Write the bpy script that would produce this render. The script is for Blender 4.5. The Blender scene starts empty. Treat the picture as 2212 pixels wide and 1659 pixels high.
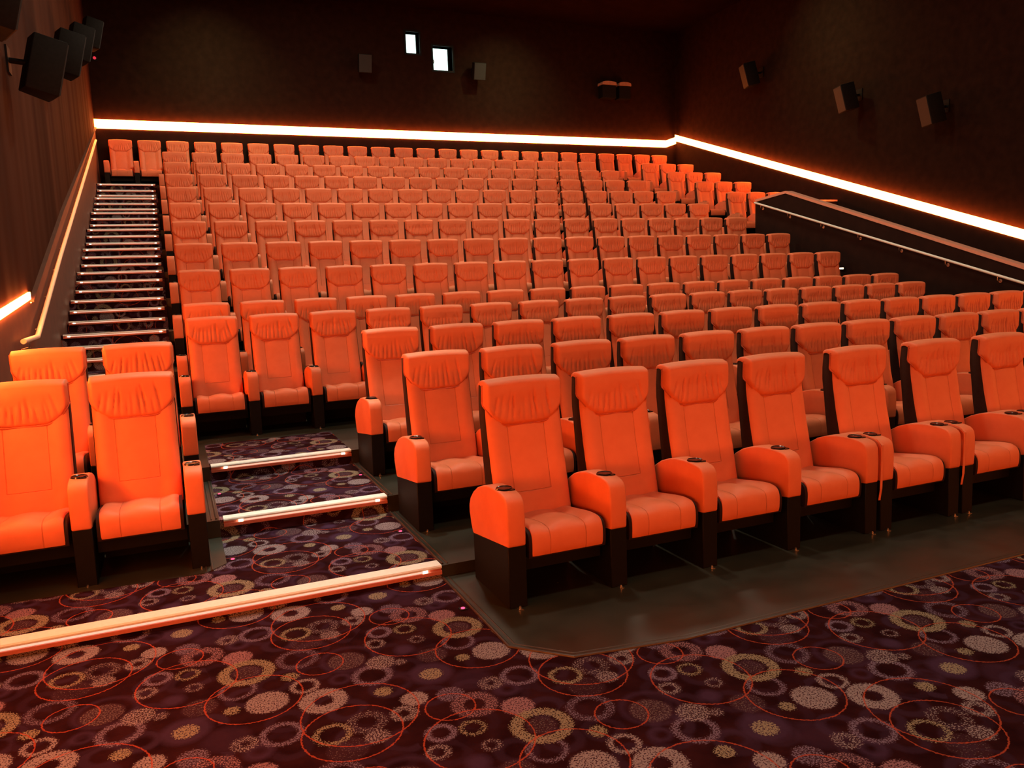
import bpy, bmesh, math, random
from mathutils import Vector, Matrix

scene = bpy.context.scene
col = scene.collection
random.seed(7)

# ------------------------------------------------------------------ helpers
def link(o, parent=None):
    col.objects.link(o)
    if parent is not None:
        o.parent = parent
    return o

def mesh_from(name, verts, faces, mat, smooth=True, angle=38):
    me = bpy.data.meshes.new(name)
    me.from_pydata([tuple(v) for v in verts], [], faces)
    me.materials.append(mat)
    bm = bmesh.new(); bm.from_mesh(me)
    bmesh.ops.recalc_face_normals(bm, faces=bm.faces)
    bm.to_mesh(me); bm.free()
    if smooth:
        me.polygons.foreach_set('use_smooth', [True] * len(me.polygons))
        me.set_sharp_from_angle(angle=math.radians(angle))
    me.update()
    return me

def obj(name, me, parent=None):
    return link(bpy.data.objects.new(name, me), parent)

def tag(o, label=None, cat=None, group=None, kind=None):
    if label: o['label'] = label
    if cat: o['category'] = cat
    if group: o['group'] = group
    if kind: o['kind'] = kind
    return o

def empty(name, loc=(0, 0, 0), rz=0.0):
    o = bpy.data.objects.new(name, None)
    o.empty_display_size = 0.1
    o.location = loc; o.rotation_euler = (0, 0, rz)
    return link(o)

class MB:
    """collects shapes, builds ONE mesh object"""
    def __init__(self): self.v = []; self.f = []
    def add(self, vs, fs):
        n = len(self.v); self.v += [tuple(v) for v in vs]
        self.f += [tuple(i + n for i in f) for f in fs]
    def box(self, x0, x1, y0, y1, z0, z1):
        self.add([(x0,y0,z0),(x1,y0,z0),(x1,y1,z0),(x0,y1,z0),(x0,y0,z1),(x1,y0,z1),(x1,y1,z1),(x0,y1,z1)],
                 [(0,3,2,1),(4,5,6,7),(0,1,5,4),(1,2,6,5),(2,3,7,6),(3,0,4,7)])
    def prism_x(self, pts, x0, x1):            # pts in (y,z)
        n = len(pts)
        vs = [(x0, p[0], p[1]) for p in pts] + [(x1, p[0], p[1]) for p in pts]
        fs = [tuple(range(n)), tuple(range(2*n-1, n-1, -1))] + [(i, (i+1) % n, n+(i+1) % n, n+i) for i in range(n)]
        self.add(vs, fs)
    def prism_z(self, pts, z0, z1):            # pts in (x,y)
        n = len(pts)
        vs = [(p[0], p[1], z0) for p in pts] + [(p[0], p[1], z1) for p in pts]
        fs = [tuple(range(n)), tuple(range(2*n-1, n-1, -1))] + [(i, (i+1) % n, n+(i+1) % n, n+i) for i in range(n)]
        self.add(vs, fs)
    def tube(self, pts, r, seg=10, closed=False):
        pts = [Vector(p) for p in pts]; n = len(pts); rings = []
        for i, p in enumerate(pts):
            a = pts[(i-1) % n] if (closed or i > 0) else p
            b = pts[(i+1) % n] if (closed or i < n-1) else p
            t = (b - a).normalized()
            ref = Vector((0, 0, 1)) if abs(t.z) < .92 else Vector((1, 0, 0))
            s = t.cross(ref).normalized(); u = s.cross(t).normalized()
            rings.append([p + (s*math.cos(2*math.pi*k/seg) + u*math.sin(2*math.pi*k/seg))*r for k in range(seg)])
        vs = [v for R in rings for v in R]; fs = []
        m = n if closed else n-1
        for i in range(m):
            j = (i+1) % n
            for k in range(seg):
                fs.append((i*seg+k, i*seg+(k+1) % seg, j*seg+(k+1) % seg, j*seg+k))
        if not closed:
            fs.append(tuple(range(seg))); fs.append(tuple(range(n*seg-1, (n-1)*seg-1, -1)))
        self.add(vs, fs)
    def cyl(self, c, r, h, axis='z', seg=24):
        c = Vector(c); d = {'x': Vector((1,0,0)), 'y': Vector((0,1,0)), 'z': Vector((0,0,1))}[axis]
        self.tube([c, c + d*h], r, seg)
    def mesh(self, name, mat, smooth=True, angle=38): return mesh_from(name, self.v, self.f, mat, smooth, angle)
    def build(self, name, mat, parent=None, smooth=True, angle=38):
        return obj(name, self.mesh(name, mat, smooth, angle), parent)

def bevel_mesh(me, w, seg=3, angle=30):
    bm = bmesh.new(); bm.from_mesh(me)
    es = [e for e in bm.edges if len(e.link_faces) == 2 and e.calc_face_angle(0) > math.radians(angle)]
    bmesh.ops.bevel(bm, geom=es, offset=w, offset_type='OFFSET', segments=seg, profile=.5, affect='EDGES', clamp_overlap=True)
    bmesh.ops.recalc_face_normals(bm, faces=bm.faces)
    bm.to_mesh(me); bm.free()
    me.polygons.foreach_set('use_smooth', [True]*len(me.polygons))
    me.set_sharp_from_angle(angle=math.radians(40)); me.update()
    return me

def interp(pts, t):
    if t <= pts[0][0]: return pts[0][1]
    for (a, b), (c, d) in zip(pts, pts[1:]):
        if t <= c:
            k = (t-a)/(c-a); return b + (d-b)*k
    return pts[-1][1]

# ------------------------------------------------------------------ materials
def new_mat(name):
    m = bpy.data.materials.new(name); m.use_nodes = True
    nt = m.node_tree; nt.nodes.clear()
    out = nt.nodes.new('ShaderNodeOutputMaterial')
    b = nt.nodes.new('ShaderNodeBsdfPrincipled')
    nt.links.new(b.outputs[0], out.inputs[0])
    return m, nt, b, out

def nd(nt, t, **kw):
    n = nt.nodes.new(t)
    for k, v in kw.items(): setattr(n, k, v)
    return n

def noise(nt, vec, scale, detail=3, rough=.5):
    n = nd(nt, 'ShaderNodeTexNoise'); n.inputs['Scale'].default_value = scale
    n.inputs['Detail'].default_value = detail; n.inputs['Roughness'].default_value = rough
    if vec is not None: nt.links.new(vec, n.inputs['Vector'])
    return n

def ramp2(nt, fac, c0, c1, p0=0., p1=1.):
    r = nd(nt, 'ShaderNodeValToRGB'); e = r.color_ramp.elements
    e[0].position = p0; e[0].color = (*c0, 1); e[1].position = p1; e[1].color = (*c1, 1)
    nt.links.new(fac, r.inputs[0]); return r

def bump(nt, h, strength, dist, b):
    n = nd(nt, 'ShaderNodeBump'); n.inputs['Strength'].default_value = strength; n.inputs['Distance'].default_value = dist
    nt.links.new(h, n.inputs['Height']); nt.links.new(n.outputs[0], b.inputs['Normal']); return n

def simple(name, c0, c1, rough, nscale=20, bstr=.1, metallic=0., spec=.5, coord='Object', bscale=None):
    m, nt, b, out = new_mat(name)
    tc = nd(nt, 'ShaderNodeTexCoord')
    n = noise(nt, tc.outputs[coord], nscale, 4)
    r = ramp2(nt, n.outputs[0], c0, c1, .3, .7)
    nt.links.new(r.outputs[0], b.inputs['Base Color'])
    b.inputs['Roughness'].default_value = rough
    b.inputs['Metallic'].default_value = metallic
    b.inputs['Specular IOR Level'].default_value = spec
    if bstr: 
        n2 = noise(nt, tc.outputs[coord], bscale or nscale*8, 2)
        bump(nt, n2.outputs[0], bstr, .002, b)
    return m

def emis(name, c, s, c2=None):
    m = bpy.data.materials.new(name); m.use_nodes = True; nt = m.node_tree; nt.nodes.clear()
    out = nt.nodes.new('ShaderNodeOutputMaterial'); e = nt.nodes.new('ShaderNodeEmission')
    e.inputs[0].default_value = (*c, 1); e.inputs[1].default_value = s
    nt.links.new(e.outputs[0], out.inputs[0]); return m

def M(nt, op, a, b=None, c=None, clamp=False):
    n = nd(nt, 'ShaderNodeMath', operation=op, use_clamp=clamp)
    for i, v in enumerate((a, b, c)):
        if v is None: continue
        if isinstance(v, (int, float)): n.inputs[i].default_value = v
        else: nt.links.new(v, n.inputs[i])
    return n.outputs[0]

def leather(name, kind):
    """orange seat leather: seams drawn as shallow grooves in chair-local coordinates"""
    m, nt, b, out = new_mat(name)
    tc = nd(nt, 'ShaderNodeTexCoord')
    n = noise(nt, tc.outputs['Object'], 9, 3)
    oi = nd(nt, 'ShaderNodeObjectInfo')
    r = ramp2(nt, n.outputs[0], SEAT_A, SEAT_B, .3, .7)
    hsv = nd(nt, 'ShaderNodeHueSaturation')
    v = M(nt, 'MULTIPLY_ADD', oi.outputs['Random'], .1, .95)
    nt.links.new(v, hsv.inputs['Value']); nt.links.new(r.outputs[0], hsv.inputs['Color'])
    nt.links.new(hsv.outputs[0], b.inputs['Base Color'])
    b.inputs['Roughness'].default_value = .52
    b.inputs['Specular IOR Level'].default_value = .35
    grain = noise(nt, tc.outputs['Object'], 420, 2)
    h = M(nt, 'MULTIPLY', grain.outputs[0], .12)
    sep = nd(nt, 'ShaderNodeSeparateXYZ'); nt.links.new(tc.outputs['Object'], sep.inputs[0])
    X, Y, Z = sep.outputs
    def groove(d, w=.0035):          # d = distance socket -> 1 in groove
        mr = nd(nt, 'ShaderNodeMapRange', interpolation_type='SMOOTHSTEP')
        mr.inputs['From Min'].default_value = 0; mr.inputs['From Max'].default_value = w
        mr.inputs['To Min'].default_value = 1; mr.inputs['To Max'].default_value = 0
        nt.links.new(d, mr.inputs[0]); return mr.outputs[0]
    ax = M(nt, 'ABSOLUTE', X)
    d1 = M(nt, 'ABSOLUTE', M(nt, 'SUBTRACT', ax, .122 if kind == 'back' else .112))
    if kind == 'back':
        g = M(nt, 'MULTIPLY', groove(d1), M(nt, 'GREATER_THAN', Z, .515))
        d2 = M(nt, 'ABSOLUTE', M(nt, 'SUBTRACT', Z, .515))
        g2 = M(nt, 'MULTIPLY', groove(d2), M(nt, 'LESS_THAN', ax, .122))
        g = M(nt, 'MAXIMUM', g, g2)
        h = M(nt, 'SUBTRACT', h, g)
    elif kind == 'seat':
        h = M(nt, 'SUBTRACT', h, groove(d1))
    bump(nt, h, .9, .0045, b)
    return m

SEAT_A = (.83, .208, .090); SEAT_B = (.89, .243, .110)
m_back = leather('orange leather backrest', 'back')
m_seat = leather('orange leather cushion', 'seat')
m_arm = leather('orange leather plain', 'plain')
m_pipe = simple('orange piping', (.60, .12, .05), (.66, .14, .055), .5, 40, .1)
m_shell = simple('dark brown seat shell', (.022, .008, .006), (.030, .011, .008), .65, 30, .3, spec=.2)
m_black = simple('black painted steel', (.0035, .003, .003), (.006, .005, .005), .6, 30, .1, spec=.18)
m_cup = simple('black plastic cup holder', (.008, .007, .007), (.012, .011, .011), .2, 30, 0)
m_steel = simple('satin steel', (.55, .52, .48), (.65, .62, .58), .3, 40, .05, metallic=1.)
m_alu = simple('anodised aluminium nosing', (.80, .84, .78), (.88, .91, .86), .5, 60, .1, metallic=.0)
m_aluf = simple('nosing front rail', (.62, .20, .14), (.68, .23, .16), .4, 60, .1, metallic=.2)  # orange-red base colour stands in for the step LED's glow
m_speaker = simple('speaker cabinet grey', (.006, .005, .004), (.010, .008, .007), .7, 30, .2, spec=.12)
m_grille = simple('speaker grille black', (.010, .009, .009), (.016, .014, .014), .7, 200, .5)
m_wallb = simple('black wall fabric', (.017, .0070, .0045), (.026, .0105, .0065), .95, 6, .5, spec=.04, bscale=300)
m_wallr = simple('dark brown wall panel', (.018, .008, .006), (.025, .011, .008), .85, 5, .4, spec=.08, bscale=200)
m_cap = simple('painted wall cap', (.70, .32, .22), (.76, .36, .25), .5, 20, .1)  # orange in the base colour imitates strip light caught by the cap
m_ledge = simple('brown painted wainscot', (.12, .042, .024), (.155, .055, .032), .6, 6, .2, bscale=120)
m_ceil = simple('dark ceiling', (.010, .004, .003), (.014, .006, .004), .95, 3, .3, spec=.0, bscale=80)

LED = (1.0, .20, .034)
m_led = emis('orange led strip', LED, 46.0)
m_ledl = emis('orange led strip near the left seats', LED, 115.0)
m_step = emis('step led tube', (1.0, .50, .34), 1.25)
m_dot = emis('step led end', (1.0, .70, .45), 12.0)
m_red = emis('red floor marker', (1.0, .04, .10), 5.0)
m_booth = emis('lit projection booth', (.62, 1.0, .92), 5.0)

# pleated side wall
def pleat_wall():
    m, nt, b, out = new_mat('pleated brown wall drape')
    tc = nd(nt, 'ShaderNodeTexCoord')
    sep = nd(nt, 'ShaderNodeSeparateXYZ'); nt.links.new(tc.outputs['Object'], sep.inputs[0])
    cmb = nd(nt, 'ShaderNodeCombineXYZ'); nt.links.new(sep.outputs[1], cmb.inputs[0]); nt.links.new(M(nt, 'MULTIPLY', sep.outputs[2], .03), cmb.inputs[1])
    n = noise(nt, cmb.outputs[0], .9, 2)
    r = ramp2(nt, n.outputs[0], (.030, .010, .006), (.058, .021, .012), .35, .65)
    nt.links.new(r.outputs[0], b.inputs['Base Color'])
    b.inputs['Roughness'].default_value = .9; b.inputs['Specular IOR Level'].default_value = .05
    n2 = noise(nt, cmb.outputs[0], 1.4, 1)
    bump(nt, n2.outputs[0], 1.0, .12, b)
    return m
m_pleat = pleat_wall()

def vinyl():
    m, nt, b, out = new_mat('dark green vinyl flooring')
    tc = nd(nt, 'ShaderNodeTexCoord')
    n = noise(nt, tc.outputs['Object'], 2.5, 6, .65)
    r = ramp2(nt, n.outputs[0], (.020, .019, .012), (.034, .032, .021), .3, .7)
    # crumbs and scuffs: sparse small light specks
    v = nd(nt, 'ShaderNodeTexVoronoi'); v.inputs['Scale'].default_value = 5.5
    nt.links.new(tc.outputs['Object'], v.inputs['Vector'])
    spk = M(nt, 'LESS_THAN', v.outputs['Distance'], .028)
    sel = nd(nt, 'ShaderNodeSeparateColor'); nt.links.new(v.outputs['Color'], sel.inputs[0])
    spk = M(nt, 'MULTIPLY', spk, M(nt, 'GREATER_THAN', sel.outputs[0], .55))
    mx = nd(nt, 'ShaderNodeMix', data_type='RGBA'); nt.links.new(spk, mx.inputs[0])
    nt.links.new(r.outputs[0], mx.inputs[6]); mx.inputs[7].default_value = (.55, .5, .42, 1)
    nt.links.new(mx.outputs[2], b.inputs['Base Color'])
    rr = M(nt, 'MULTIPLY_ADD', n.outputs[0], .25, .24)
    nt.links.new(rr, b.inputs['Roughness'])
    b.inputs['Specular IOR Level'].default_value = .5
    n3 = noise(nt, tc.outputs['Object'], 40, 3); bump(nt, n3.outputs[0], .1, .002, b)
    return m
m_vinyl = vinyl()

# patterned carpet: one repeat of circles, rings and thin orange loops
CARPET = [('W',.468,.26,.1,.35,1.),('W',.831,.094,.06,0,1.),('Y',.723,.216,.042,0,1.),('L',.268,.073,.087,.62,.8),
('O',.533,.992,.203,1,1),('Y',.455,1.009,.078,.6,.9),('W',.6,.003,.083,.45,.45),('W',.616,.912,.053,0,.7),('S',.491,.876,.081,0,.5),
('W',.76,1.031,.061,.3,.75),('K',.155,.868,.071,0,1.),('Y',.183,.689,.123,.55,1.),('S',.183,.689,.063,0,.7),('L',.13,.527,.082,.65,.75),
('W',.242,.361,.09,0,.95),('Y',.095,.357,.037,0,.95),('P',.965,.278,.102,0,.8),('Y',.963,.272,.054,0,1.),('L',.714,.386,.092,.6,.8),
('W',.779,.493,.069,0,.7),('W',.865,.453,.033,0,.6),('P',.647,.6,.128,.8,.5),('S',.634,.584,.087,0,.9),('W',.414,.429,.066,.55,.9),
('Y',.364,.549,.042,0,.9),('L',.422,.717,.099,.6,.6),('Y',.981,.799,.058,.5,.8),('L',.852,.821,.065,.5,.9),('W',.802,.699,.052,.4,.7),
('W',1.005,.652,.042,.4,.6),('L',.984,.058,.062,0,.7),('K',1.05,.964,.098,.4,.7),('P',.918,.571,.051,0,.9),('S',1.024,.451,.073,0,.7),
('W',.124,.068,.056,.2,.6),('P',.171,1.021,.06,.3,.7),('P',.572,.419,.048,.5,.6),('O',.513,.616,.11,1,1),('O',.194,.422,.207,1,1),
('O',.951,.993,.107,1,1),('O',.978,.71,.22,1,1),('P',.057,.139,.096,0,.35),('O',.593,.088,.246,1,1),('P',.802,.27,.069,.5,.4)]
TX, TY = 1.055, 1.033
def carpet_mat():
    m, nt, b, out = new_mat('plum carpet with circles')
    tc = nd(nt, 'ShaderNodeTexCoord')
    sep = nd(nt, 'ShaderNodeSeparateXYZ'); nt.links.new(tc.outputs['Object'], sep.inputs[0])
    cmb = nd(nt, 'ShaderNodeCombineXYZ')
    nt.links.new(sep.outputs[0], cmb.inputs[0]); nt.links.new(M(nt, 'ADD', sep.outputs[1], sep.outputs[2]), cmb.inputs[1])
    nz = noise(nt, cmb.outputs[0], 95, 2)
    vm = nd(nt, 'ShaderNodeVectorMath', operation='MULTIPLY_ADD')       # jagged tuft edges
    nt.links.new(nz.outputs['Color'], vm.inputs[0]); vm.inputs[1].default_value = (.014, .014, 0)
    nt.links.new(cmb.outputs[0], vm.inputs[2])
    p = vm.outputs[0]
    acc = {}
    for k, x, y, R, inn, br in CARPET:
        x += .007; y += .007
        s = nd(nt, 'ShaderNodeVectorMath', operation='SUBTRACT'); nt.links.new(p, s.inputs[0]); s.inputs[1].default_value = (x, y, 0)
        w = nd(nt, 'ShaderNodeVectorMath', operation='WRAP'); nt.links.new(s.outputs[0], w.inputs[0])
        w.inputs[1].default_value = (TX/2, TY/2, 1); w.inputs[2].default_value = (-TX/2, -TY/2, -1)
        l = nd(nt, 'ShaderNodeVectorMath', operation='LENGTH'); nt.links.new(w.outputs[0], l.inputs[0])
        d = l.outputs['Value']
        if k == 'O': half, soft = .0036, .0015; d = M(nt, 'ABSOLUTE', M(nt, 'SUBTRACT', d, R))
        elif inn > 0: half, soft = R*1.1*(1-inn*.95)/2, .012; d = M(nt, 'ABSOLUTE', M(nt, 'SUBTRACT', d, R*1.1*(1+inn*.95)/2))
        else: half, soft = R*1.08, .012
        if k == 'P': soft = .03
        mr = nd(nt, 'ShaderNodeMapRange'); nt.links.new(d, mr.inputs[0])
        mr.inputs[1].default_value = max(half-soft, 0); mr.inputs[2].default_value = half+soft*.3
        mr.inputs[3].default_value = br; mr.inputs[4].default_value = 0
        o = mr.outputs[0]
        acc[k] = o if k not in acc else M(nt, 'MAXIMUM', acc[k], o)
    # tuft speckle
    sp = noise(nt, cmb.outputs[0], 140, 1, .5)
    def speck(mask, lo):                     # mask strength thresholds the speckle
        t = M(nt, 'MULTIPLY_ADD', mask, -.27, lo)
        mr = nd(nt, 'ShaderNodeMapRange'); nt.links.new(sp.outputs[0], mr.inputs[0])
        nt.links.new(t, mr.inputs[1]); nt.links.new(M(nt, 'ADD', t, .06), mr.inputs[2])
        return M(nt, 'MULTIPLY', mr.outputs[0], M(nt, 'GREATER_THAN', mask, .02))
    base_n = noise(nt, cmb.outputs[0], 7, 3)
    base = ramp2(nt, base_n.outputs[0], (.015, .003, .004), (.032, .0075, .009), .35, .7)
    cur = base.outputs[0]
    def over(cur, fac, c):
        mx = nd(nt, 'ShaderNodeMix', data_type='RGBA'); nt.links.new(fac, mx.inputs[0]); nt.links.new(cur, mx.inputs[6]); mx.inputs[7].default_value = (*c, 1); return mx.outputs[2]
    allm = M(nt, 'MAXIMUM', M(nt, 'MAXIMUM', acc['W'], acc['L']), M(nt, 'MAXIMUM', acc['K'], acc['S']))
    vo = nd(nt, 'ShaderNodeTexVoronoi', voronoi_dimensions='2D'); vo.inputs['Scale'].default_value = 5.2; nt.links.new(p, vo.inputs['Vector'])
    bd = nd(nt, 'ShaderNodeMapRange', interpolation_type='SMOOTHSTEP'); nt.links.new(M(nt, 'ABSOLUTE', M(nt, 'SUBTRACT', vo.outputs['Distance'], .36)), bd.inputs[0])
    bd.inputs[1].default_value = .05; bd.inputs[2].default_value = .16; bd.inputs[3].default_value = 1; bd.inputs[4].default_value = 0
    vs_ = nd(nt, 'ShaderNodeSeparateColor'); nt.links.new(vo.outputs['Color'], vs_.inputs[0])
    cur = over(cur, M(nt, 'MULTIPLY', bd.outputs[0], M(nt, 'MULTIPLY', vs_.outputs[0], .75)), (.038, .017, .034))
    cur = over(cur, M(nt, 'MULTIPLY', acc['P'], .85), (.055, .027, .058))
    cur = over(cur, M(nt, 'MULTIPLY', allm, .55), (.070, .030, .045))
    cur = over(cur, M(nt, 'MULTIPLY', speck(acc['S'], .76), .8), (.15, .11, .11))
    cur = over(cur, M(nt, 'MULTIPLY', speck(acc['L'], .67), .85), (.18, .135, .20))
    cur = over(cur, M(nt, 'MULTIPLY', speck(acc['K'], .68), .9), (.26, .14, .16))
    cur = over(cur, M(nt, 'MULTIPLY', speck(acc['W'], .67), .92), (.26, .215, .225))
    cur = over(cur, M(nt, 'MULTIPLY', speck(acc['Y'], .68), .92), (.25, .205, .140))
    cur = over(cur, M(nt, 'MULTIPLY', acc['O'], .8), (.36, .060, .028))
    nt.links.new(cur, b.inputs['Base Color'])
    b.inputs['Roughness'].default_value = .95
    b.inputs['Specular IOR Level'].default_value = .02
    bump(nt, sp.outputs[0], .35, .004, b)
    return m
m_carpet = carpet_mat()

# ------------------------------------------------------------------ layout numbers (metres; camera above x=0,y=0)
FL = [4.232, 3.768, 3.353, 2.938, 2.524, 2.109, 1.695, 1.280, .866, .451, .320, .198, .075, 0.0]   # row floors, 0 = back row
HY = [21.719, 20.374, 19.082, 17.791, 16.500, 15.208, 13.917, 12.626, 11.334, 10.042, 8.993, 7.115, 5.827, 4.485]
OY = [h - .645 for h in HY]                                     # front face of the arms
OY[11], OY[12], OY[13] = 6.475, 5.187, 3.845
AX = -.045; XL = -1.285                                         # stair aisle
XR = 15.2; YB = 21.9; ZC = 9.2; YF = -5.0
VX = 11.63                                                      # guard wall beside the seats
EDGE = {k: OY[k] - .60 for k in range(0, 10)}
EDGE[9] = 9.06; EDGE[10] = 7.06; EDGE[11] = 5.80; EDGE[12] = 4.50
NOSE0 = 20.34                                                   # top step edge in the aisle
PITCH = 1.2913

S = 'structure'
# front floor
fl = MB(); fl.box(XL, XR, YF, 4.50, -.06, 0.0)
tag(fl.build('floor', m_carpet, smooth=False), kind=S)
# low carpeted platforms of the front rows
def platform(name, x0, x1, y0, y1, z, mat, zb=-.06):
    b = MB(); b.box(x0, x1, y0, y1, zb, z)
    return tag(b.build(name, mat, smooth=False), kind=S)
platform('carpet_step', XL, 1.39, 4.50, 5.80, FL[12], m_carpet)
platform('carpet_step', .19, 1.39, 5.80, 7.06, FL[11], m_carpet)
platform('carpet_step', .19, 1.39, 7.06, 8.10, FL[10], m_carpet)
# vinyl under the seats
v = MB(); v.prism_z([(1.39, 4.50), (1.39, 3.45), (1.623, 3.209), (2.2, 3.12), (XR, 3.12), (XR, 4.50)], 0.0, .004)
tag(v.build('vinyl_floor', m_vinyl, smooth=False), kind=S)
m_edge = simple('brown vinyl edge strip', (.040, .022, .014), (.055, .030, .019), .35, 30, .1)
def edge_strip(n, pts, z):
    b = MB(); sg = 1 if pts[0][0] > 1 else -1
    b.tube([(x, y, z) for x, y in pts], .009, 8)
    q = [(x+.034*sg, y) for x, y in pts] if len(pts) == 2 else [(1.424, 4.49), (1.424, 3.464), (1.637, 3.243), (2.206, 3.154), (XR, 3.154)]
    b.tube([(x, y, z-.001) for x, y in q], .006, 8)
    tag(b.build('trim_%d' % n, m_edge, smooth=False), kind=S)
edge_strip(1, [(1.39, 4.49), (1.39, 3.45), (1.623, 3.209), (2.2, 3.12), (XR, 3.12)], .002)
edge_strip(2, [(1.40, 5.78), (1.40, 4.52)], FL[12])
edge_strip(3, [(1.40, 7.04), (1.40, 5.82)], FL[11])
edge_strip(4, [(.10, 5.10), (.10, 5.79)], FL[12]+.003)
edge_strip(5, [(.17, 5.83), (.17, 7.04)], FL[11])
platform('vinyl_platform', 1.39, XR, 4.50, 5.80, FL[12], m_vinyl)
platform('vinyl_platform', 1.39, XR, 5.80, 7.06, FL[11], m_vinyl)
platform('vinyl_platform', 1.39, XR, 7.06, 9.06, FL[10], m_vinyl)
platform('vinyl_platform', XL, .19, 5.80, 7.06, FL[11], m_vinyl)
platform('vinyl_platform', AX-.0, 1.39, 8.10, 9.06, FL[10], m_vinyl)
v = MB(); v.prism_z([(XL, 5.15), (.06, 5.08), (.19, 5.20), (.19, 5.80), (XL, 5.80)], FL[12], FL[12]+.004)
tag(v.build('vinyl_floor', m_vinyl, smooth=False), kind=S)
platform('vinyl_platform', AX, .19, 7.06, 8.10, FL[10], m_vinyl)
# raked seating platforms
for k in range(9, -1, -1):
    y1 = EDGE[k-1] if k > 0 else YB
    if k == 0: x1 = XR
    elif k <= 4: x1 = XR
    else: x1 = VX
    platform('seating_platform', AX if k else AX, x1, EDGE[k], y1, FL[k], m_vinyl)
# vomitory passage floor
platform('passage_floor', VX, XR, 9.06, EDGE[4], .30, m_vinyl)

# stair aisle: three treads for each row
treads = []
for n in range(0, 28):
    z = 4.205 - n*.1382 if n < 27 else .46
    y = NOSE0 - (n//3)*PITCH - (n % 3)*.272
    treads.append((y, z))
treads[0] = (treads[0][0], FL[0])
for n, (y, z) in enumerate(treads):
    y1 = treads[n-1][0] if n else YB
    platform('stair_tread', XL, AX, y, y1, z, m_carpet)
platform('stair_tread', XL, AX, 7.06, treads[-1][0], FL[10], m_carpet)

# ------------------------------------------------------------------ walls
def ledge_z(y):            # height line of the led cove on the side walls
    return interp([(-5, 1.20), (3.0, 1.20), (9.2, 1.76), (12.8, 2.963), (21.64, 5.67), (22.2, 5.84)], y)
def right_z(y):
    return interp([(-5, 1.0), (2.5, 1.0), (8.0, 1.36), (21.74, 5.86), (22, 5.945)], y)
def wall_side(name, xin, sign, zf, mat_up, mat_low, setback=.11):
    """upper wall recessed behind a wainscot whose top follows the steps; wall slab outside"""
    up = MB()
    x0 = xin - sign*setback
    up.box(min(x0, x0-sign*.25), max(x0, x0-sign*.25), YF-.25, YB+.25, -.06, ZC)
    tag(up.build(name, mat_up, smooth=False), kind=S)
    ys = [YF, 2.5, 3.0, 8.0, 9.2, 10.41, 12.8, 13.85, 16.87, 21.64, YB]
    pts = [(y, zf(y)) for y in ys] + [(YB, -.06), (YF, -.06)]
    lo = MB(); lo.prism_x(pts, min(xin, x0), max(xin, x0))
    tag(lo.build('trim_'+name.split('_')[1], mat_low, smooth=False), kind=S)
def wall_left():
    up = MB(); YK = 9.2
    up.box(XL-.25, XL, YF-.25, YB+.25, -.06, ZC)
    tag(up.build('wall_left', m_pleat, smooth=False), kind=S)
    ys = [YK, 12.8, 21.64, YB]
    lo = MB(); lo.prism_x([(y, ledge_z(y)-.01) for y in ys] + [(YB, -.06), (YK, -.06)], XL-.02, XL+.006)
    lo.prism_x([(y, ledge_z(y)) for y in ys] + [(y, ledge_z(y)-.016) for y in reversed(ys)], XL-.01, XL+.045)   # shelf hiding the led
    ys = [YF, 3.0, YK]
    lo.prism_x([(y, ledge_z(y)) for y in ys] + [(YK, -.06), (YF, -.06)], XL-.02, XL+.006)
    tag(lo.build('trim_left', m_ledge, smooth=False), kind=S)
wall_left()
wall_side('wall_right', XR, -1, right_z, m_wallb, m_wallr)
ZB = 5.70
wb = MB(); wb.box(XL-.4, XR+.4, YB+.11, YB+.36, -.06, ZC)
# openings are cut as recesses by building the wall around two ports
W1 = (6.54, 6.92, 8.02, 8.58); W2 = (7.30, 7.86, 7.62, 8.26)
def wall_back():
    b = MB(); y0, y1 = YB+.11, YB+.36
    xs = [XL-.4, W1[0], W1[1], W2[0], W2[1], XR+.4]
    b.box(xs[0], xs[1], y0, y1, -.06, ZC)
    b.box(xs[1], xs[2], y0, y1, -.06, W1[2]); b.box(xs[1], xs[2], y0, y1, W1[3], ZC)
    b.box(xs[2], xs[3], y0, y1, -.06, ZC)
    b.box(xs[3], xs[4], y0, y1, -.06, W2[2]); b.box(xs[3], xs[4], y0, y1, W2[3], ZC)
    b.box(xs[4], xs[5], y0, y1, -.06, ZC)
    tag(b.build('wall_back', m_wallb, smooth=False), kind=S)
    b = MB(); b.box(XL, XR, YB, YB+.11, FL[0], ZB)
    tag(b.build('trim_back', m_wallr, smooth=False), kind=S)
wall_back()
b = MB(); b.box(XL-.4, XR+.4, YF-.25, YF, -.06, ZC); tag(b.build('wall_front', m_wallb, smooth=False), kind=S)
b = MB(); b.box(XL-.4, XR+.4, YF-.25, YB+.36, ZC, ZC+.2); tag(b.build('ceiling', m_ceil, smooth=False), kind=S)

# led cove strips
def strip_side(x, zf, h, ys, name, label, thick=.02, up=.015, mat=None):
    s = MB(); r = root = empty(name, (x, ys[0], zf(ys[0])))
    tag(root, label, 'light strip')
    pts = [(y, zf(y)+up) for y in ys] + [(y, zf(y)+up+h) for y in reversed(ys)]
    pts = [(p[0]-ys[0], p[1]-zf(ys[0])) for p in pts]
    s.prism_x(pts, -thick/2, thick/2)
    s.build('led_diffuser', mat or m_led, root, smooth=False)
strip_side(XL+.012, ledge_z, .068, [-4.9, 3.0, 9.2], 'led_light_strip',
           'glowing orange LED strip on the left wall beside the nearest left armchairs', mat=m_ledl)
strip_side(XL+.010, ledge_z, .024, [9.25, 12.8, 21.64, YB-.05], 'led_light_strip',
           'orange LED strip tucked under the sloping shelf of the left stair wall', .008, -.042)
strip_side(XR-.012, right_z, .19, [-4.9, 2.5, 8.0, 21.64, YB-.02], 'led_light_strip',
           'glowing orange LED strip sloping down along the right wall')
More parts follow.
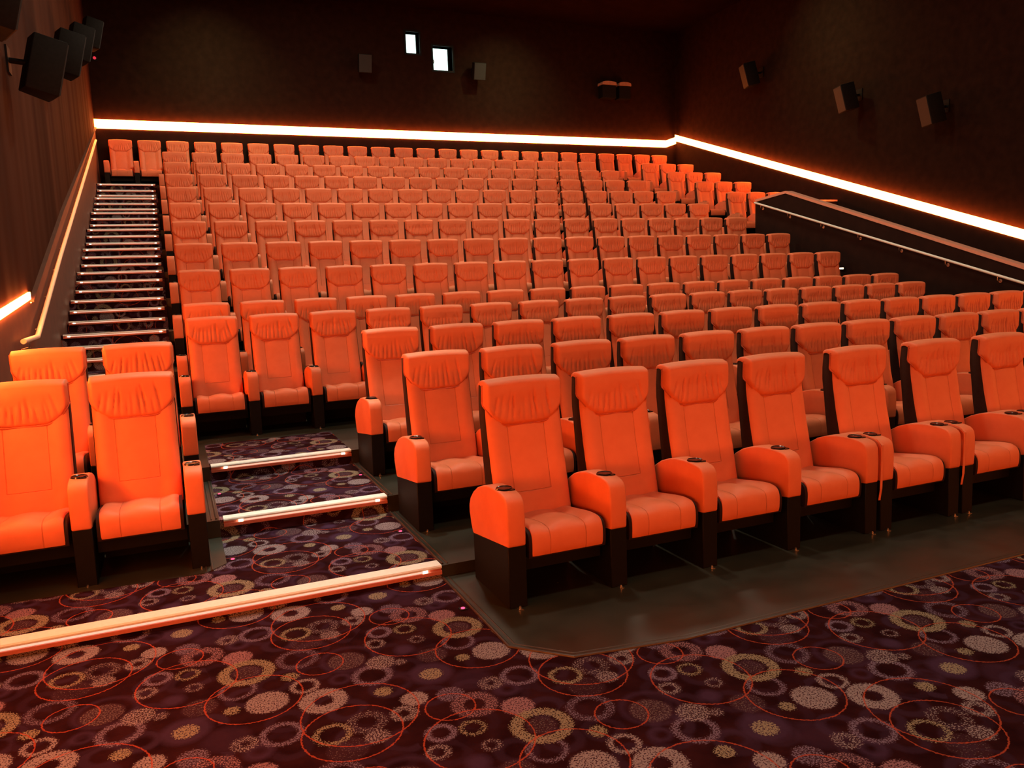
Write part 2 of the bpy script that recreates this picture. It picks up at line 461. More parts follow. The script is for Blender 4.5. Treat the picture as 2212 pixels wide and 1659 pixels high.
r = empty('led_light_strip', ((XL+XR)/2, YB-.012, ZB+.015)); tag(r, 'glowing orange LED strip running level across the back wall', 'light strip')
hw = (XR-XL)/2
s = MB(); s.box(-hw+.0, hw-.36, -.01, .01, 0, .21)
s.add([(hw-.36, -.01, 0), (hw-.36, -.01, .21), (hw-.02, -.06, .11), (hw-.02, -.06, .32), (hw-.36, .01, 0), (hw-.36, .01, .21), (hw-.02, -.04, .11), (hw-.02, -.04, .32)],
      [(0, 2, 3, 1), (4, 5, 7, 6), (0, 4, 6, 2), (1, 3, 7, 5), (2, 6, 7, 3), (0, 1, 5, 4)])
s.build('led_diffuser', m_led, r, smooth=False)

# ------------------------------------------------------------------ guard wall of the passage, its cap and rail
gz = lambda y: interp([(6.9, 1.30), (12.94, 3.29), (13.85, 3.21)], y)
pts = [(6.9, gz(6.9)), (12.94, gz(12.94)), (13.85, gz(13.85)), (13.85, .2), (6.9, .2)]
b = MB(); b.prism_x(pts, VX, VX+.14); tag(b.build('guard_wall', m_wallr, smooth=False), kind=S)
b = MB(); cp = [(6.9, gz(6.9)), (12.94, gz(12.94)), (13.85, gz(13.85))]
b.prism_x([(y, z+.05) for y, z in cp] + [(y, z) for y, z in reversed(cp)], VX-.01, VX+.16)
tag(b.build('guard_wall_cap', m_cap, smooth=False), kind=S)
b = MB(); b.box(13.2, XR, EDGE[4]-.12, EDGE[4], .2, 3.36); tag(b.build('guard_wall', m_wallr, smooth=False), kind=S)
b = MB(); b.box(13.2, XR, EDGE[4]-.14, EDGE[4]+.02, 3.36, 3.40); tag(b.build('guard_wall_cap', m_cap, smooth=False), kind=S)

# ------------------------------------------------------------------ handrails
def handrail(label, x, wallx, pts, brs, rad, mat, hook=True):
    root = empty('handrail', (x, pts[0][0], pts[0][1])); tag(root, label, 'handrail')
    O = Vector(root.location)
    b = MB(); P = [Vector((x, y, z))-O for y, z in pts]
    b.tube(P, rad, 12)
    b.build('rail_tube', mat, root)
    for y in brs:
        z = interp(pts, y)
        q = MB(); c = Vector((x, y, z)) - O
        q.tube([c+Vector((0, 0, -rad)), c+Vector((0, 0, -.07)), c+Vector(((wallx-x)*.85, 0, -.085)), c+Vector((wallx-x, 0, -.085))], .007, 8)
        q.cyl(c+Vector((min(wallx-x, (wallx-x)-.006), 0, -.085)), .028, .006, 'x', 16)
        q.build('rail_bracket', m_steel, root)
m_rail = simple('brass toned handrail', (.86, .76, .58), (.90, .80, .62), .4, 30, .05, metallic=.1)
rl = [(8.12, 1.41), (8.95, 1.41), (11.49, 2.276), (20.58, 5.217)]
handrail('long brass-toned handrail climbing the left wall beside the stairs', XL+.075, XL, rl,
         [8.42, 9.36, 10.31, 11.25, 12.18, 13.13, 14.1, 15.05, 15.9, 16.8, 17.7, 18.5, 19.3, 20.1], .024, m_rail)
m_rail2 = simple('pale grey handrail', (.82, .82, .74), (.88, .87, .80), .45, 30, .05, metallic=.0)
rr = [(7.2, 1.24), (13.79, 3.19)]
handrail('pale steel handrail on the dark guard wall at the right', VX-.07, VX, rr,
         [7.4, 8.3, 9.2, 10.1, 11.0, 11.9, 12.8, 13.6], .021, m_rail2)

# ------------------------------------------------------------------ step nosings with led tubes
def nosing(label, x0, x1, y, z, depth, h, name='step_nosing', led=(.04, .04), group=None, big=False):
    root = empty(name, ((x0+x1)/2, y, z)); tag(root, label, 'step nosing', group)
    w = (x1-x0)/2
    b = MB()
    b.prism_x([(-.016, .000), (-.010, .008), (depth, .008), (depth, 0), (0, 0), (0, -.010), (-.016, -.010)], -w, w)
    b.build('tread_strip', m_alu, root, smooth=False)
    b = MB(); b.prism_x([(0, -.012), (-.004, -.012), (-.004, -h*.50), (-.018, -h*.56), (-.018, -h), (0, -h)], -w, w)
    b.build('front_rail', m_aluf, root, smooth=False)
    b = MB(); t = .0065 if big else .005
    b.tube([(-w+led[0]+.03, -.010, -h*.38), (w-led[1]-.03, -.010, -h*.38)], t, 8)
    l = b.build('led_tube', m_step, root)
    for sx in (-1, 1):
        b = MB(); e = w-led[1] if sx > 0 else w-led[0]
        b.tube([(sx*(e-.030), -.012, -h*.38), (sx*e, -.012, -h*.38)], t*1.35, 8)
        b.build('led_end', m_dot, l)
nosing('wide pale nosing with glowing tube on the lowest step, ending by the front row', XL+.01, 1.385, 4.50, FL[12], .085, .048, big=True, led=(.05, .09))
nosing('pale nosing with lit tube on the second carpeted step', .215, 1.385, 5.80, FL[11], .075, .050, big=True, led=(.1, .06))
nosing('pale nosing with lit tube on the third carpeted step below the stairs', .20, 1.385, 7.06, FL[10], .075, .050, big=True, led=(.1, .06))
nosing('short lit nosing behind the end armchair of the second row from the front', 1.60, 2.1, 5.80, FL[11], .075, .05, big=True)
nosing('short lit nosing behind the end armchair of the third row from the front', 1.60, 2.1, 7.06, FL[10], .075, .05, big=True)
ordw = ['first','second','third','fourth','fifth','sixth','seventh','eighth','ninth','tenth','eleventh','twelfth','thirteenth','fourteenth',
        'fifteenth','sixteenth','seventeenth','eighteenth','nineteenth','twentieth','twenty-first','twenty-second','twenty-third',
        'twenty-fourth','twenty-fifth','twenty-sixth','twenty-seventh','twenty-eighth','twenty-ninth']
for n, (y, z) in enumerate(treads):
    nosing('lit metal nosing on the %s step from the top of the left stairs' % ordw[n] if n else 'lit metal nosing on the top step of the left stairs',
           XL+.03, AX-.03, y, z, .05, .04, group='nosings on the left stairs', led=(.05, .05))

# red floor markers
for lab, x, y, z in (('red lit stud in the front carpet beside the vinyl corner', 1.341, 3.989, 0),
                     ('red lit stud at the right edge of the lowest step', 1.34, 5.268, FL[12]),
                     ('red lit stud at the left edge of the lowest step, by the left seats', .23, 5.256, FL[12]),
                     ('red lit stud at the right edge of the second step', 1.353, 6.555, FL[11]),
                     ('red lit stud at the left edge of the second step', .229, 6.542, FL[11])):
    r = empty('floor_marker_light', (x, y, z)); tag(r, lab, 'floor light', 'red studs in the carpeted aisle')
    b = MB(); b.box(-.020, .020, -.020, .020, 0, .006); me = b.mesh('stud_frame', m_black, False); obj('stud_frame', me, r)
    b = MB(); b.cyl((0, 0, .005), .011, .004, 'z', 16); b.build('lens', m_red, r)

# ------------------------------------------------------------------ the armchair
ZF = [(.34, .445), (.42, .462), (.50, .480), (.60, .502), (.68, .522), (.75, .538), (.85, .556), (.95, .575), (1.05, .580), (1.12, .574), (1.20, .574)]
ZR = [(.34, .58), (.45, .60), (.571, .62), (.70, .64), (.826, .655), (.966, .675), (1.06, .676), (1.20, .660)]
yf = lambda z: interp(ZF, z)
yr = lambda z: interp(ZR, z)

def backrest_mesh():
    nu, nv = 24, 30; V = []; F = []; hw = .248
    zs = [.345 + (1.13-.345)*j/nv for j in range(nv+1)]
    for j, z in enumerate(zs):
        for i in range(nu+1):
            u = -1+2*i/nu; x = hw*math.copysign(1-(1-abs(u))**1.15, u)
            edge = max(0, (abs(u)-.80)/.20)
            y = yf(z) - .022*(1-edge**2.2) - .010*math.exp(-((abs(x)-.185)/.04)**2) + .005*math.exp(-((abs(x)-.122)/.03)**2) - .004*math.exp(-(x/.07)**2)
            V.append((x, y, z))
    n = len(V)
    for j, z in enumerate(zs):
        for i in range(nu+1):
            V.append((V[j*(nu+1)+i][0], yf(z)+.03, z))
    W = nu+1
    for j in range(nv):
        for i in range(nu):
            a = j*W+i
            F.append((a, a+1, a+W+1, a+W)); F.append((n+a, n+a+W, n+a+W+1, n+a+1))
    for j in range(nv):
        for i in (0, nu):
            a = j*W+i; F.append((a, a+W, n+a+W, n+a))
    for i in range(nu):
        for j in (0, nv):
            a = j*W+i; F.append((a, a+1, n+a+1, n+a))
    return mesh_from('backrest', V, F, m_back, angle=60)

def zlow(u):
    a = abs(u)
    return .915 + .012*a*a + .115*max(0, (a-.35)/.65)**2.4
def headrest_mesh(seed):
    rnd = random.Random(seed); nu, nv = 72, 44; V = []; hw = .256
    folds = []
    x = -.78
    while x < .78:
        folds.append((x, rnd.uniform(.018, .038), rnd.uniform(.007, .015), rnd.uniform(-.05, .05)+x*.25, rnd.uniform(.45, .95)))
        x += rnd.uniform(.10, .19)
    PZ = []
    for j in range(nv+1):
        v = j/nv
        for i in range(nu+1):
            u = -1+2*i/nu; xx = hw*math.copysign(1-(1-abs(u))**1.1, u); a = abs(u)
            top = 1.172 - .012*a*a - (.02*max(0, (a-.93)/.07)**2)
            zl = zlow(u)
            if v < .78:
                t = v/.78; z = zl+(top-zl)*t; y = yf(z)
                bulge = .020 + .030*(1-math.exp(-t/.07)) * (1-.3*t)
                ny = -1
            else:
                t = (v-.78)/.22; ang = t*math.pi*.5
                y0 = yf(top) ; y1 = yr(1.17)+.006
                bulge = (.020+.030*.7)*math.cos(ang)
                yc = y0; y = yc + (y1-yc)*(math.sin(ang)**1.0*.5 + t*.5)
                z = top + .022*math.sin(t*math.pi*.9) + (.008 if t < 1 else 0)
            side = (max(0, (a-.86)/.14))**2.4
            y -= bulge*(1-side)
            if v < .78:
                tt = v/.78; w = 0
                for fx, fw, fa, fk, fl_ in folds:
                    d = (u - fx + fk*tt*1.0)/fw
                    w += fa*math.exp(-d*d)*max(0, math.sin(min(1, tt/fl_+.0)*math.pi))**.8*(1 if tt < fl_ else 0)
                y += w*(1-side)
            V.append((xx, y, z)); PZ.append(z)
    F = []; W = nu+1
    for j in range(nv):
        for i in range(nu):
            a = j*W+i; F.append((a, a+1, a+W+1, a+W))
    n = len(V)
    # inner layer closes the pillow
    for j in range(nv+1):
        for i in range(nu+1):
            x, y, z = V[j*W+i]; v = j/nv
            V.append((x, min(yf(min(z, 1.2))+.022, y+.06) if v < .78 else y, z if v < .78 else z-.008))
    for i in range(nu):
        for j in (0, nv):
            a = j*W+i; F.append((a, a+1, n+a+1, n+a))
    for j in range(nv):
        for i in (0, nu):
            a = j*W+i; F.append((a, a+W, n+a+W, n+a))
    return mesh_from('headrest', V, F, m_arm, angle=70)

def piping_mesh():
    P = []
    for i in range(0, 9):
        z = 1.165 - (1.165-zlow(1))*i/9; P.append((-.2565, yf(z)+.020, z))
    for i in range(0, 41):
        u = -1+2*i/40; xx = .256*math.copysign(1-(1-abs(u))**1.1, u); z = zlow(u)
        P.append((xx*1.0, yf(z)-.022+.036*max(0, (abs(u)-.86)/.14)**2, z-.001))
    for i in range(8, -1, -1):
        z = 1.165 - (1.165-zlow(1))*i/9; P.append((.2565, yf(z)+.020, z))
    b = MB(); b.tube(P, .006, 6); return b.mesh('piping', m_pipe)

def shell_mesh():
    zs = [.36, .42, .50, .571, .68, .75, .826, .90, .966, 1.05, 1.12, 1.165]
    pts = [(yf(z)+.004, z) for z in zs] + [(yr(1.165)-.03, 1.182), (yr(1.165)-.006, 1.178)] + [(yr(z), z) for z in reversed(zs)]
    b = MB(); b.prism_x(pts, -.2535, .2535)
    return bevel_mesh(b.mesh('back_shell', m_shell), .006, 2, 50)

def smooth_line(P, n):
    out = []
    for i in range(len(P)-1):
        p0 = P[max(i-1, 0)]; p1 = P[i]; p2 = P[i+1]; p3 = P[min(i+2, len(P)-1)]
        for k in range(n):
            t = k/n
            out.append(tuple(.5*((2*b) + (-a+c)*t + (2*a-5*b+4*c-d)*t*t + (-a+3*b-3*c+d)*t**3) for a, b, c, d in zip(p0, p1, p2, p3)))
    return out + [P[-1]]
CPROF = smooth_line([(.012, .272), (.005, .300), (.003, .340), (.006, .376), (.019, .405), (.046, .422), (.09, .428), (.16, .424), (.25, .412), (.35, .398), (.46, .386), (.52, .382)], 4)
def cushion_mesh():
    nu = 22; V = []; F = []; hw = .221
    prof = CPROF
    for k, (y, z) in enumerate(prof):
        for i in range(nu+1):
            u = -1+2*i/nu; x = hw*math.copysign(1-(1-abs(u))**1.2, u)
            e = max(0, (abs(u)-.86)/.14)**2
            t = min(1, max(0, (y-.010)/.05)) if z > .36 else 0
            zz = z + t*(.014*math.exp(-(x/.07)**2) + .012*math.exp(-((abs(x)-.19)/.045)**2) - .010*math.exp(-((abs(x)-.112)/.035)**2))*(1-.5*min(1, y/.5))
            V.append((x, y + e*.005*(1-t), zz - e*.006*t))
    n = len(V); W = nu+1
    for k, (y, z) in enumerate(prof):
        for i in range(nu+1):
            x = V[k*W+i][0]; V.append((x, min(max(y, .03)+.01, .52), .30 if z > .31 else .285))
    for k in range(len(prof)-1):
        for i in range(nu):
            a = k*W+i; F.append((a, a+1, a+W+1, a+W))
        for i in (0, nu):
            a = k*W+i; F.append((a, a+W, n+a+W, n+a))
    for i in range(nu):
        for k in (0, len(prof)-1):
            a = k*W+i; F.append((a, a+1, n+a+1, n+a))
    return mesh_from('seat_cushion', V, F, m_seat, angle=60)

def pan_mesh():
    pts = [(.018, .262)] + [(y+.007, z-.009) for y, z in CPROF if y < .50] + [(.51, .372), (.51, .262)]
    b = MB(); b.prism_x(pts, -.240, .240)
    return b.mesh('seat_pan', m_shell)

ARMP = [(0, .348), (-.004, .42), (-.004, .50), (0, .560), (.005, .588), (.018, .609), (.040, .624), (.075, .632), (.12, .637), (.20, .638), (.29, .632), (.37, .614),
        (.45, .586), (.52, .545), (.575, .495), (.600, .445), (.600, .40), (.580, .33), (.552, .276)]
def arm_mesh():
    b = MB(); b.prism_x(ARMP, -.0545, .0545)
    return bevel_mesh(b.mesh('armrest', m_arm), .012, 3, 60)
def cup_mesh():
    b = MB(); cy, z = .155, .6415
    n = 28
    # rim ring, flat black disc drawing the bowl's shaded hollow, square corner lip
    for r0, r1, z0, z1 in ((.049, .044, z-.006, z+.004), (.044, .039, z+.004, z+.0005), (.039, .030, z+.0005, z-.000)):
        vs = []; fs = []
        for k in range(n):
            a = 2*math.pi*k/n; vs += [(r0*math.cos(a), cy+r0*math.sin(a), z0), (r1*math.cos(a), cy+r1*math.sin(a), z1)]
        for k in range(n): fs.append((2*k, 2*((k+1) % n), 2*((k+1) % n)+1, 2*k+1))
        b.add(vs, fs)
    vs = [(.030*math.cos(2*math.pi*k/n), cy+.030*math.sin(2*math.pi*k/n), z) for k in range(n)]
    b.add(vs, [tuple(range(n))])
    b.box(.010, .044, cy-.053, cy-.014, z-.008, z+.0008)
    return b.mesh('cup_holder', m_cup)
def post_mesh():
    b = MB(); b.prism_x([(.004, 0), (.004, .352), (.30, .316), (.545, .280), (.545, 0)], -.0535, .0535)
    return bevel_mesh(b.mesh('side_panel', m_black), .004, 1, 60)
def beam_mesh():
    b = MB(); b.box(-.252, .252, .10, .50, .17, .268); b.box(-.252, .252, .52, .555, .001, .36)
    return b.mesh('under_frame', m_black, False)
def bolt_mesh():
    b = MB(); b.cyl((.0, -.012, 0), .008, .012, 'z', 10); b.cyl((.0, -.012, .012), .005, .006, 'z', 8)
    b.box(-.014, .014, -.026, .006, 0, .003)
    return b.mesh('floor_bolt', m_steel)
ME = dict(back=backrest_mesh(), heads=[headrest_mesh(s) for s in (3, 11, 29, 47)], pipe=piping_mesh(), shell=shell_mesh(), cush=cushion_mesh(),
          pan=pan_mesh(), arm=arm_mesh(), cup=cup_mesh(), post=post_mesh(), beam=beam_mesh(), bolt=bolt_mesh())
rndh = random.Random(5)
ALL_CHAIRS = []
def chair(x, y, z, label, group, arms, detail=2):
    root = empty('cinema_armchair', (x, y, z)); tag(root, label, 'cinema seat', group)
    obj('backrest', ME['back'], root)
    h = obj('headrest', rndh.choice(ME['heads']), root)
    if detail > 0: obj('piping', ME['pipe'], h)
    obj('back_shell', ME['shell'], root)
    obj('seat_cushion', ME['cush'], root)
    obj('seat_pan', ME['pan'], root)
    obj('under_frame', ME['beam'], root)
    for ax in arms:
        a = obj('armrest', ME['arm'], root); a.location = (ax, 0, 0)
        c = obj('cup_holder', ME['cup'], a)
        p = obj('side_panel', ME['post'], root); p.location = (ax, 0, 0)
        if detail > 0: obj('floor_bolt', ME['bolt'], p)
    # slight individual recline and turn
    root.rotation_euler = (0, 0, rndh.uniform(-.003, .003))
    ALL_CHAIRS.append(root)
    return root

SP = .6325; HA = SP/2
rowname = {13: 'front row', 12: 'second row from the front', 11: 'third row from the front', 10: 'fourth row from the front',
           9: 'fifth row from the front', 8: 'sixth row from the front', 7: 'seventh row from the front', 6: 'seventh row from the back of fourteen',
           5: 'sixth row from the back', 4: 'fifth row from the back', 3: 'fourth row from the back', 2: 'third row from the back',
           1: 'second row from the back', 0: 'back row under the light strip'}
rowname[7] = 'eighth row from the back'
def block(k, xs, where, last_right=True, detail=1, grp=None):
    n = len(xs)
    for i, x in enumerate(xs):
        arms = [-HA] + ([HA] if (i == n-1 and last_right) else [])
        pos = 'leftmost' if i == 0 else (ordw[i] + ' from left')
        if n == 2: pos = ('left', 'right')[i] + '-hand one'
        if n == 3: pos = ('first', 'second', 'third')[i]
        chair(x, OY[k], FL[k], 'orange cinema armchair, %s %s' % (pos, where), grp or ('armchairs in the ' + rowname[k]), arms, detail)
SC = .973; XO = .417; SH = -.02
gx = lambda i: SC*(XO+.65*i)+SH
# back row: 25 seats
block(0, [gx(-1.81+i*1.0015) for i in range(25)], 'in the back row under the strip', detail=0)
rb = {1: 'second', 2: 'third', 3: 'fourth', 4: 'fifth', 5: 'sixth', 6: 'seventh'}
for k in range(1, 5):
    block(k, [gx(i) for i in range(18)], 'in the %s row from the back' % rb[k], detail=0)
    block(k, [gx(20.27+i) for i in range(3)], 'of three by right wall, %s row from back' % rb[k], detail=0,
          grp='armchairs in the three-seat blocks by the right wall')
for k in range(5, 10):
    block(k, [gx(i) for i in range(18)], 'in the ' + (rowname[k] if k > 7 else '%s row from the back' % {5: 'sixth', 6: 'seventh', 7: 'eighth'}[k]), detail=0 if k < 7 else 1)
block(10, [gx(i) for i in range(17)], 'in the fourth row from the front')
# left pairs and main blocks of the third and second rows
block(11, [-.90, -.265], 'of the rear pair left of the steps', grp='armchairs left of the carpeted steps')
block(11, [gx(2.26+i) for i in range(15)], 'in third row right of the steps')
block(12, [-.905, -.275], 'of the nearer pair left of the steps', grp='armchairs left of the carpeted steps')
block(12, [.965*(XO+.65*(2.3+i))-.02 for i in range(12)], 'in second row right of the steps')
# front row: single shared arms for the first seats, double arms further right
fx = [1.935, 2.573, 3.213, 3.885, 4.675, 5.465, 6.25, 7.04]
for i, x in enumerate(fx):
    if i < 3: arms = [-HA]
    elif i == 3: arms = [-.335, .325]
    else: arms = [-.325, .325]
    lab = 'orange cinema armchair, %s in the front row' % (ordw[i]+' from left' if i else 'leftmost')
    c = chair(x, OY[13], 0.004, lab, 'armchairs in the front row', arms, 1)
    if i in (4, 5, 6):
        b = MB(); b.prism_x([(-.012, .30), (-.016, .60), (.02, .632), (.12, .646), (.2, .648), (.2, .644), (.12, .641), (.024, .628), (-.011, .597), (-.008, .30)], -.009, .009)
        b.prism_x([(-.012, .30), (-.008, .30), (.004, .22), (.0, .22)], -.008, .008)
        o = b.build('arm_flap', m_arm, c); o.location = (-.395, 0, 0)

# ------------------------------------------------------------------ wall speakers
def speaker(label, x, y, z, w, d, h, rz, tilt, wallp, grp):
    root = empty('wall_speaker', (x, y, z), 0); tag(root, label, 'speaker', grp)
    R = Matrix.Rotation(rz, 4, 'Z') @ Matrix.Rotation(tilt, 4, 'X')
    def tr(vs): return [R @ Vector(v) for v in vs]
    b = MB(); pts = [(-w/2, -d/2), (w/2, -d/2), (w/2*.72, d/2), (-w/2*.72, d/2)]
    b.prism_z(pts, -h/2, h/2); b.v = [tuple(v) for v in tr(b.v)]
    me = bevel_mesh(b.mesh('cabinet', m_speaker), .012, 2, 40); obj('cabinet', me, root)
    b = MB(); b.box(-w/2*.92, w/2*.92, -d/2-.012, -d/2-.001, -h/2*.94, h/2*.94); b.v = [tuple(v) for v in tr(b.v)]
    b.build('grille', m_grille, root, smooth=False)
    b = MB(); e = Vector(wallp) - Vector((x, y, z)); s0 = R @ Vector((0, d/2*.6, 0))
    b.tube([s0, e*.6+s0*.4, e], .028, 10)
    n = e.normalized(); ax = 'x' if abs(e.x) > abs(e.y) else 'y'
    if ax == 'x': b.box(e.x-.02 if e.x > 0 else e.x, e.x if e.x > 0 else e.x+.02, e.y-.09, e.y+.09, e.z-.13, e.z+.13)
    else: b.box(e.x-.09, e.x+.09, e.y-.02 if e.y > 0 else e.y, e.y if e.y > 0 else e.y+.02, e.z-.13, e.z+.13)
    b.build('wall_bracket', m_black, root, smooth=False)
gl = 'speakers on the left wall'
SPK = True
WL = XL; WR = XR+.11; WBk = YB+.11
for args in (
    ('large dark loudspeaker cut off in the top left corner', -.98, 7.0, 4.0, .36, .30, .58, math.radians(112), .25, (WL, 7.0, 4.05), gl),
    ('black loudspeaker on a side bracket high on the left wall', -.98, 9.6, 4.10, .34, .30, .56, math.radians(112), .25, (WL, 9.6, 4.15), gl),
    ('greyish loudspeaker just behind the black one on the left wall', -.98, 12.5, 4.98, .34, .30, .56, math.radians(112), .25, (WL-.09, 12.5, 5.05), gl),
    ('dark loudspeaker third along the left wall behind the greyish one', -.98, 15.0, 5.79, .34, .30, .56, math.radians(112), .25, (WL-.09, 15.0, 5.85), gl),
    ('small far loudspeaker on the left wall nearest the back corner', -.98, 18.4, 6.90, .34, .30, .56, math.radians(112), .25, (WL-.09, 18.4, 7.0), gl)):
    speaker(*args)
gb = 'speakers on the back wall'
for lab, x in (('dark loudspeaker on the back wall left of the lit booth windows', 5.27), ('dark loudspeaker on the back wall right of the lit booth windows', 8.50)):
    speaker(lab, x, YB-.20, 7.58, .36, .30, .46, 0, .25, (x, WBk, 7.60), gb)
gr = 'speakers on the right wall'
for lab, y, z in (('dark loudspeaker on the right wall casting a long shadow', 14.6, 5.68), ('faint loudspeaker on the right wall nearer the picture edge', 12.3, 4.95), ('faint loudspeaker on the right wall by the back corner', 18.0, 7.0)):
    speaker(lab, XR-.28, y, z, .42, .34, .60, math.radians(-112), .25, (WR, y, z+.08), gr)

# projection ports
def port(i, W, lens):
    x0, x1, z0, z1 = W
    b = MB(); y0, y1 = YB+.095, YB+.36; t = .03
    b.box(x0-.05, x0, y0, y1, z0-.05, z1+.05); b.box(x1, x1+.05, y0, y1, z0-.05, z1+.05)
    b.box(x0, x1, y0, y1, z0-.05, z0); b.box(x0, x1, y0, y1, z1, z1+.05)
    o = b.build('window_%d' % i, m_black, smooth=False); tag(o, kind=S)
    b = MB(); b.box(x0-.15, x1+.15, YB+.95, YB+.97, z0-.25, z1+.2)
    p = b.build('booth_wall', m_booth, o, smooth=False)
    g, nt, bs, out = new_mat('port glass'); bs.inputs['Transmission Weight'].default_value = 1; bs.inputs['Roughness'].default_value = .02; bs.inputs['IOR'].default_value = 1.1
    b = MB(); b.box(x0, x1, YB+.20, YB+.206, z0, z1); b.build('pane', g, o, smooth=False)
port(1, W1, False); port(2, W2, True)
r = empty('film_projector', (7.34, YB+.70, 7.60)); tag(r, 'dark projector edge seen inside the right-hand lit booth window', 'projector')
b = MB(); b.box(-.22, .03, -.2, .2, -.35, .62); b.build('projector_body', m_black, r, smooth=False)
b = MB(); b.cyl((.02, -.3, .32), .07, .12, 'y', 20); b.build('lens', m_cup, r)
# booth enclosure so light only leaves through the ports
b = MB(); b.box(6.0, 8.5, YB+.97, YB+1.0, 7.2, 8.9); b.box(6.0, 8.5, YB+.36, YB+1.0, 7.17, 7.2); b.box(6.0, 8.5, YB+.36, YB+1.0, 8.9, 8.93)
b.box(5.97, 6.0, YB+.36, YB+1.0, 7.17, 8.93); b.box(8.5, 8.53, YB+.36, YB+1.0, 7.17, 8.93)
tag(b.build('projection_booth', m_wallb, smooth=False), kind=S)

# two rounded fixtures on the back wall at the right
m_fix = simple('pale rounded fixture', (.40, .20, .13), (.48, .25, .16), .4, 30, .05)  # tan base colour carries the orange light seen on the hood tops
for i, (x, w) in enumerate(((12.75, .52), (13.30, .44))):
    r = empty('wall_fixture', (x, YB+.11, 7.50)); tag(r, ('larger brighter' if i == 0 else 'smaller dimmer') + ' rounded hood on the back wall near the right corner', 'wall fixture', 'rounded hoods high on the back wall')
    b = MB(); n = 14
    top = [(-w/2, -.03)] + [(-w/2*math.cos(math.pi*k/n)*.98, .03+.05*math.sin(math.pi*k/n)) for k in range(1, n)] + [(w/2, -.03)]
    vs = [(p[0], 0, p[1]) for p in top] + [(p[0]*.96, -.28, p[1]) for p in top]; m_ = len(top)
    b.add(vs, [tuple(range(m_)), tuple(range(2*m_-1, m_-1, -1))] + [(q, (q+1) % m_, m_+(q+1) % m_, m_+q) for q in range(m_)])
    b.build('hood', m_fix, r)
    b = MB(); b.box(-w/2*.9, w/2*.9, -.25, 0, -.40, -.03); b.build('housing', m_black, r, smooth=False)

# small step light on the guard wall
r = empty('step_light', (VX-.02, 11.40, 1.75)); tag(r, 'tiny glowing step light on the guard wall at the row end', 'step light')
b = MB(); b.box(-.02, 0, -.06, .06, -.03, .03); b.build('light_housing', m_black, r, smooth=False)
b = MB(); b.box(-.026, -.018, -.045, .045, -.012, .012); b.build('light_lens', m_dot, r, smooth=False)

r = empty('indicator_light', (-1.14, YB+.11, 7.35)); tag(r, 'tiny red indicator lamp high in the back left corner', 'indicator light')
b = MB(); b.box(-.06, .06, -.03, 0, -.06, .06); b.build('housing', m_black, r, smooth=False)
b = MB(); b.cyl((0, -.04, 0), .035, .012, 'y', 12); b.build('lens', emis('red indicator', (1, .05, .08), .8), r)

# ------------------------------------------------------------------ room lamps
def area(name, loc, size, power, color, rot=(0, 0, 0), sizey=None, spread=math.pi):
    L = bpy.data.lights.new(name, 'AREA'); L.energy = power; L.color = color; L.size = size
    if sizey: L.shape = 'RECTANGLE'; L.size_y = sizey
    else: L.shape = 'DISK'
    L.spread = spread
    o = bpy.data.objects.new(name, L); o.location = loc; o.rotation_euler = rot; col.objects.link(o); return o
m_lampglow = emis('ceiling lamp lens', (1, .9, .7), 2.0)
def ceiling_lamp(x, y, power, color, label, aim=None, spread=math.pi, size=.5):
    r = empty('ceiling_light', (x, y, ZC)); tag(r, label, 'ceiling light', 'dim recessed ceiling lights')
    b = MB(); b.cyl((0, 0, -.06), size/2+.04, .06, 'z', 24); b.build('housing', m_black, r)
    b = MB(); b.cyl((0, 0, -.064), size/2, .004, 'z', 24); b.build('lens', m_lampglow, r)
    o = area('lamp', (0, 0, -.08), size, power, color, (0, 0, 0), spread=spread); o.parent = r
    if aim: 
        d = Vector(aim)-Vector((x, y, ZC)); o.rotation_euler = d.to_track_quat('-Z', 'Y').to_euler()
WARM = (1.0, .86, .62)
for x in (3.0, 9.0):
    for y, pw in ((1.0, 150), (7.0, 190), (12.5, 240), (17.5, 170)):
        ceiling_lamp(x, y, pw*(1 if x < 6 else .5), WARM, 'dim recessed ceiling light above the seats', size=.7)
ceiling_lamp(.8, 7.4, 13, (.86, 1.0, .88), 'narrow pale ceiling spot over the carpeted steps', (.8, 6.1, .2), math.radians(26), .2)
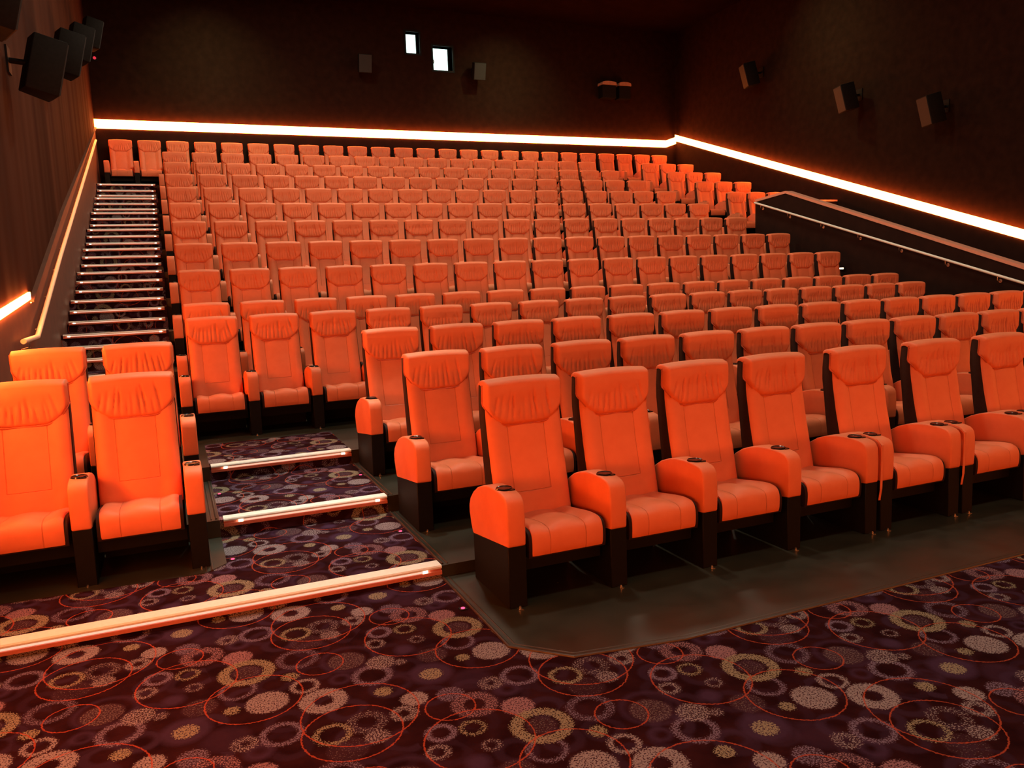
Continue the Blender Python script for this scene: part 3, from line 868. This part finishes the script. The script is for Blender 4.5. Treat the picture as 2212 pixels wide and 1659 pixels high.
# wall wash spots near back and right wall
for x in (1.4, 9.4):
    ceiling_lamp(x, 19.4, 30, (.90, 1.0, .50), 'narrow ceiling spot washing the back wall', (x, 22.0, 6.7), math.radians(75), .3)
ceiling_lamp(12.4, 16.0, 30, (.90, 1.0, .50), 'narrow ceiling spot washing the right wall', (15.3, 15.2, 6.9), math.radians(75), .3)

# stage front below the screen: its led line lights the seats from low in front
b = MB(); b.box(XL, XR, YF, YF+.05, 0, 2.15); tag(b.build('stage_front', m_wallr, smooth=False), kind=S)
r = empty('led_light_strip', (6.9, YF+.05, 1.8)); tag(r, 'orange LED strip along the stage front facing the seats', 'light strip')
b = MB(); b.box(-8.0, 8.0, 0, .03, 0, .155); b.build('led_diffuser', m_led, r, smooth=False)

# ------------------------------------------------------------------ world, camera, view
w = bpy.data.worlds.new('dark'); scene.world = w; w.use_nodes = True
w.node_tree.nodes['Background'].inputs[0].default_value = (.0008, .0005, .0005, 1)

cam = bpy.data.cameras.new('camera'); co = bpy.data.objects.new('camera', cam); col.objects.link(co)
yaw, pit, rol, f = .399831, .131977, -.037955, 1720.561745
fw = Vector((math.sin(yaw)*math.cos(pit), math.cos(yaw)*math.cos(pit), -math.sin(pit)))
rt = Vector((math.cos(yaw), -math.sin(yaw), 0)); up = rt.cross(fw)
R_ = math.cos(rol)*rt + math.sin(rol)*up; U_ = -math.sin(rol)*rt + math.cos(rol)*up
Mx = Matrix((( R_.x, U_.x, -fw.x, 0), (R_.y, U_.y, -fw.y, 0), (R_.z, U_.z, -fw.z, 1.80), (0, 0, 0, 1)))
co.matrix_world = Mx
cam.sensor_width = 36; cam.lens = 36*f/2212; cam.clip_start = .05; cam.clip_end = 200
scene.camera = co
vs = scene.view_settings
vs.view_transform = 'Standard'; vs.look = 'None'; vs.gamma = 1.0; vs.use_curve_mapping = False
vs.exposure = -0.1
scene.render.film_transparent = False
cy = scene.cycles
cy.use_denoising = True
try: cy.denoiser = 'OPENIMAGEDENOISE'
except Exception: pass
cy.max_bounces = 5; cy.diffuse_bounces = 3; cy.glossy_bounces = 2; cy.transmission_bounces = 4
cy.sample_clamp_indirect = 4.0; cy.caustics_reflective = False; cy.caustics_refractive = False
cy.use_light_tree = True
cy.adaptive_threshold = .02
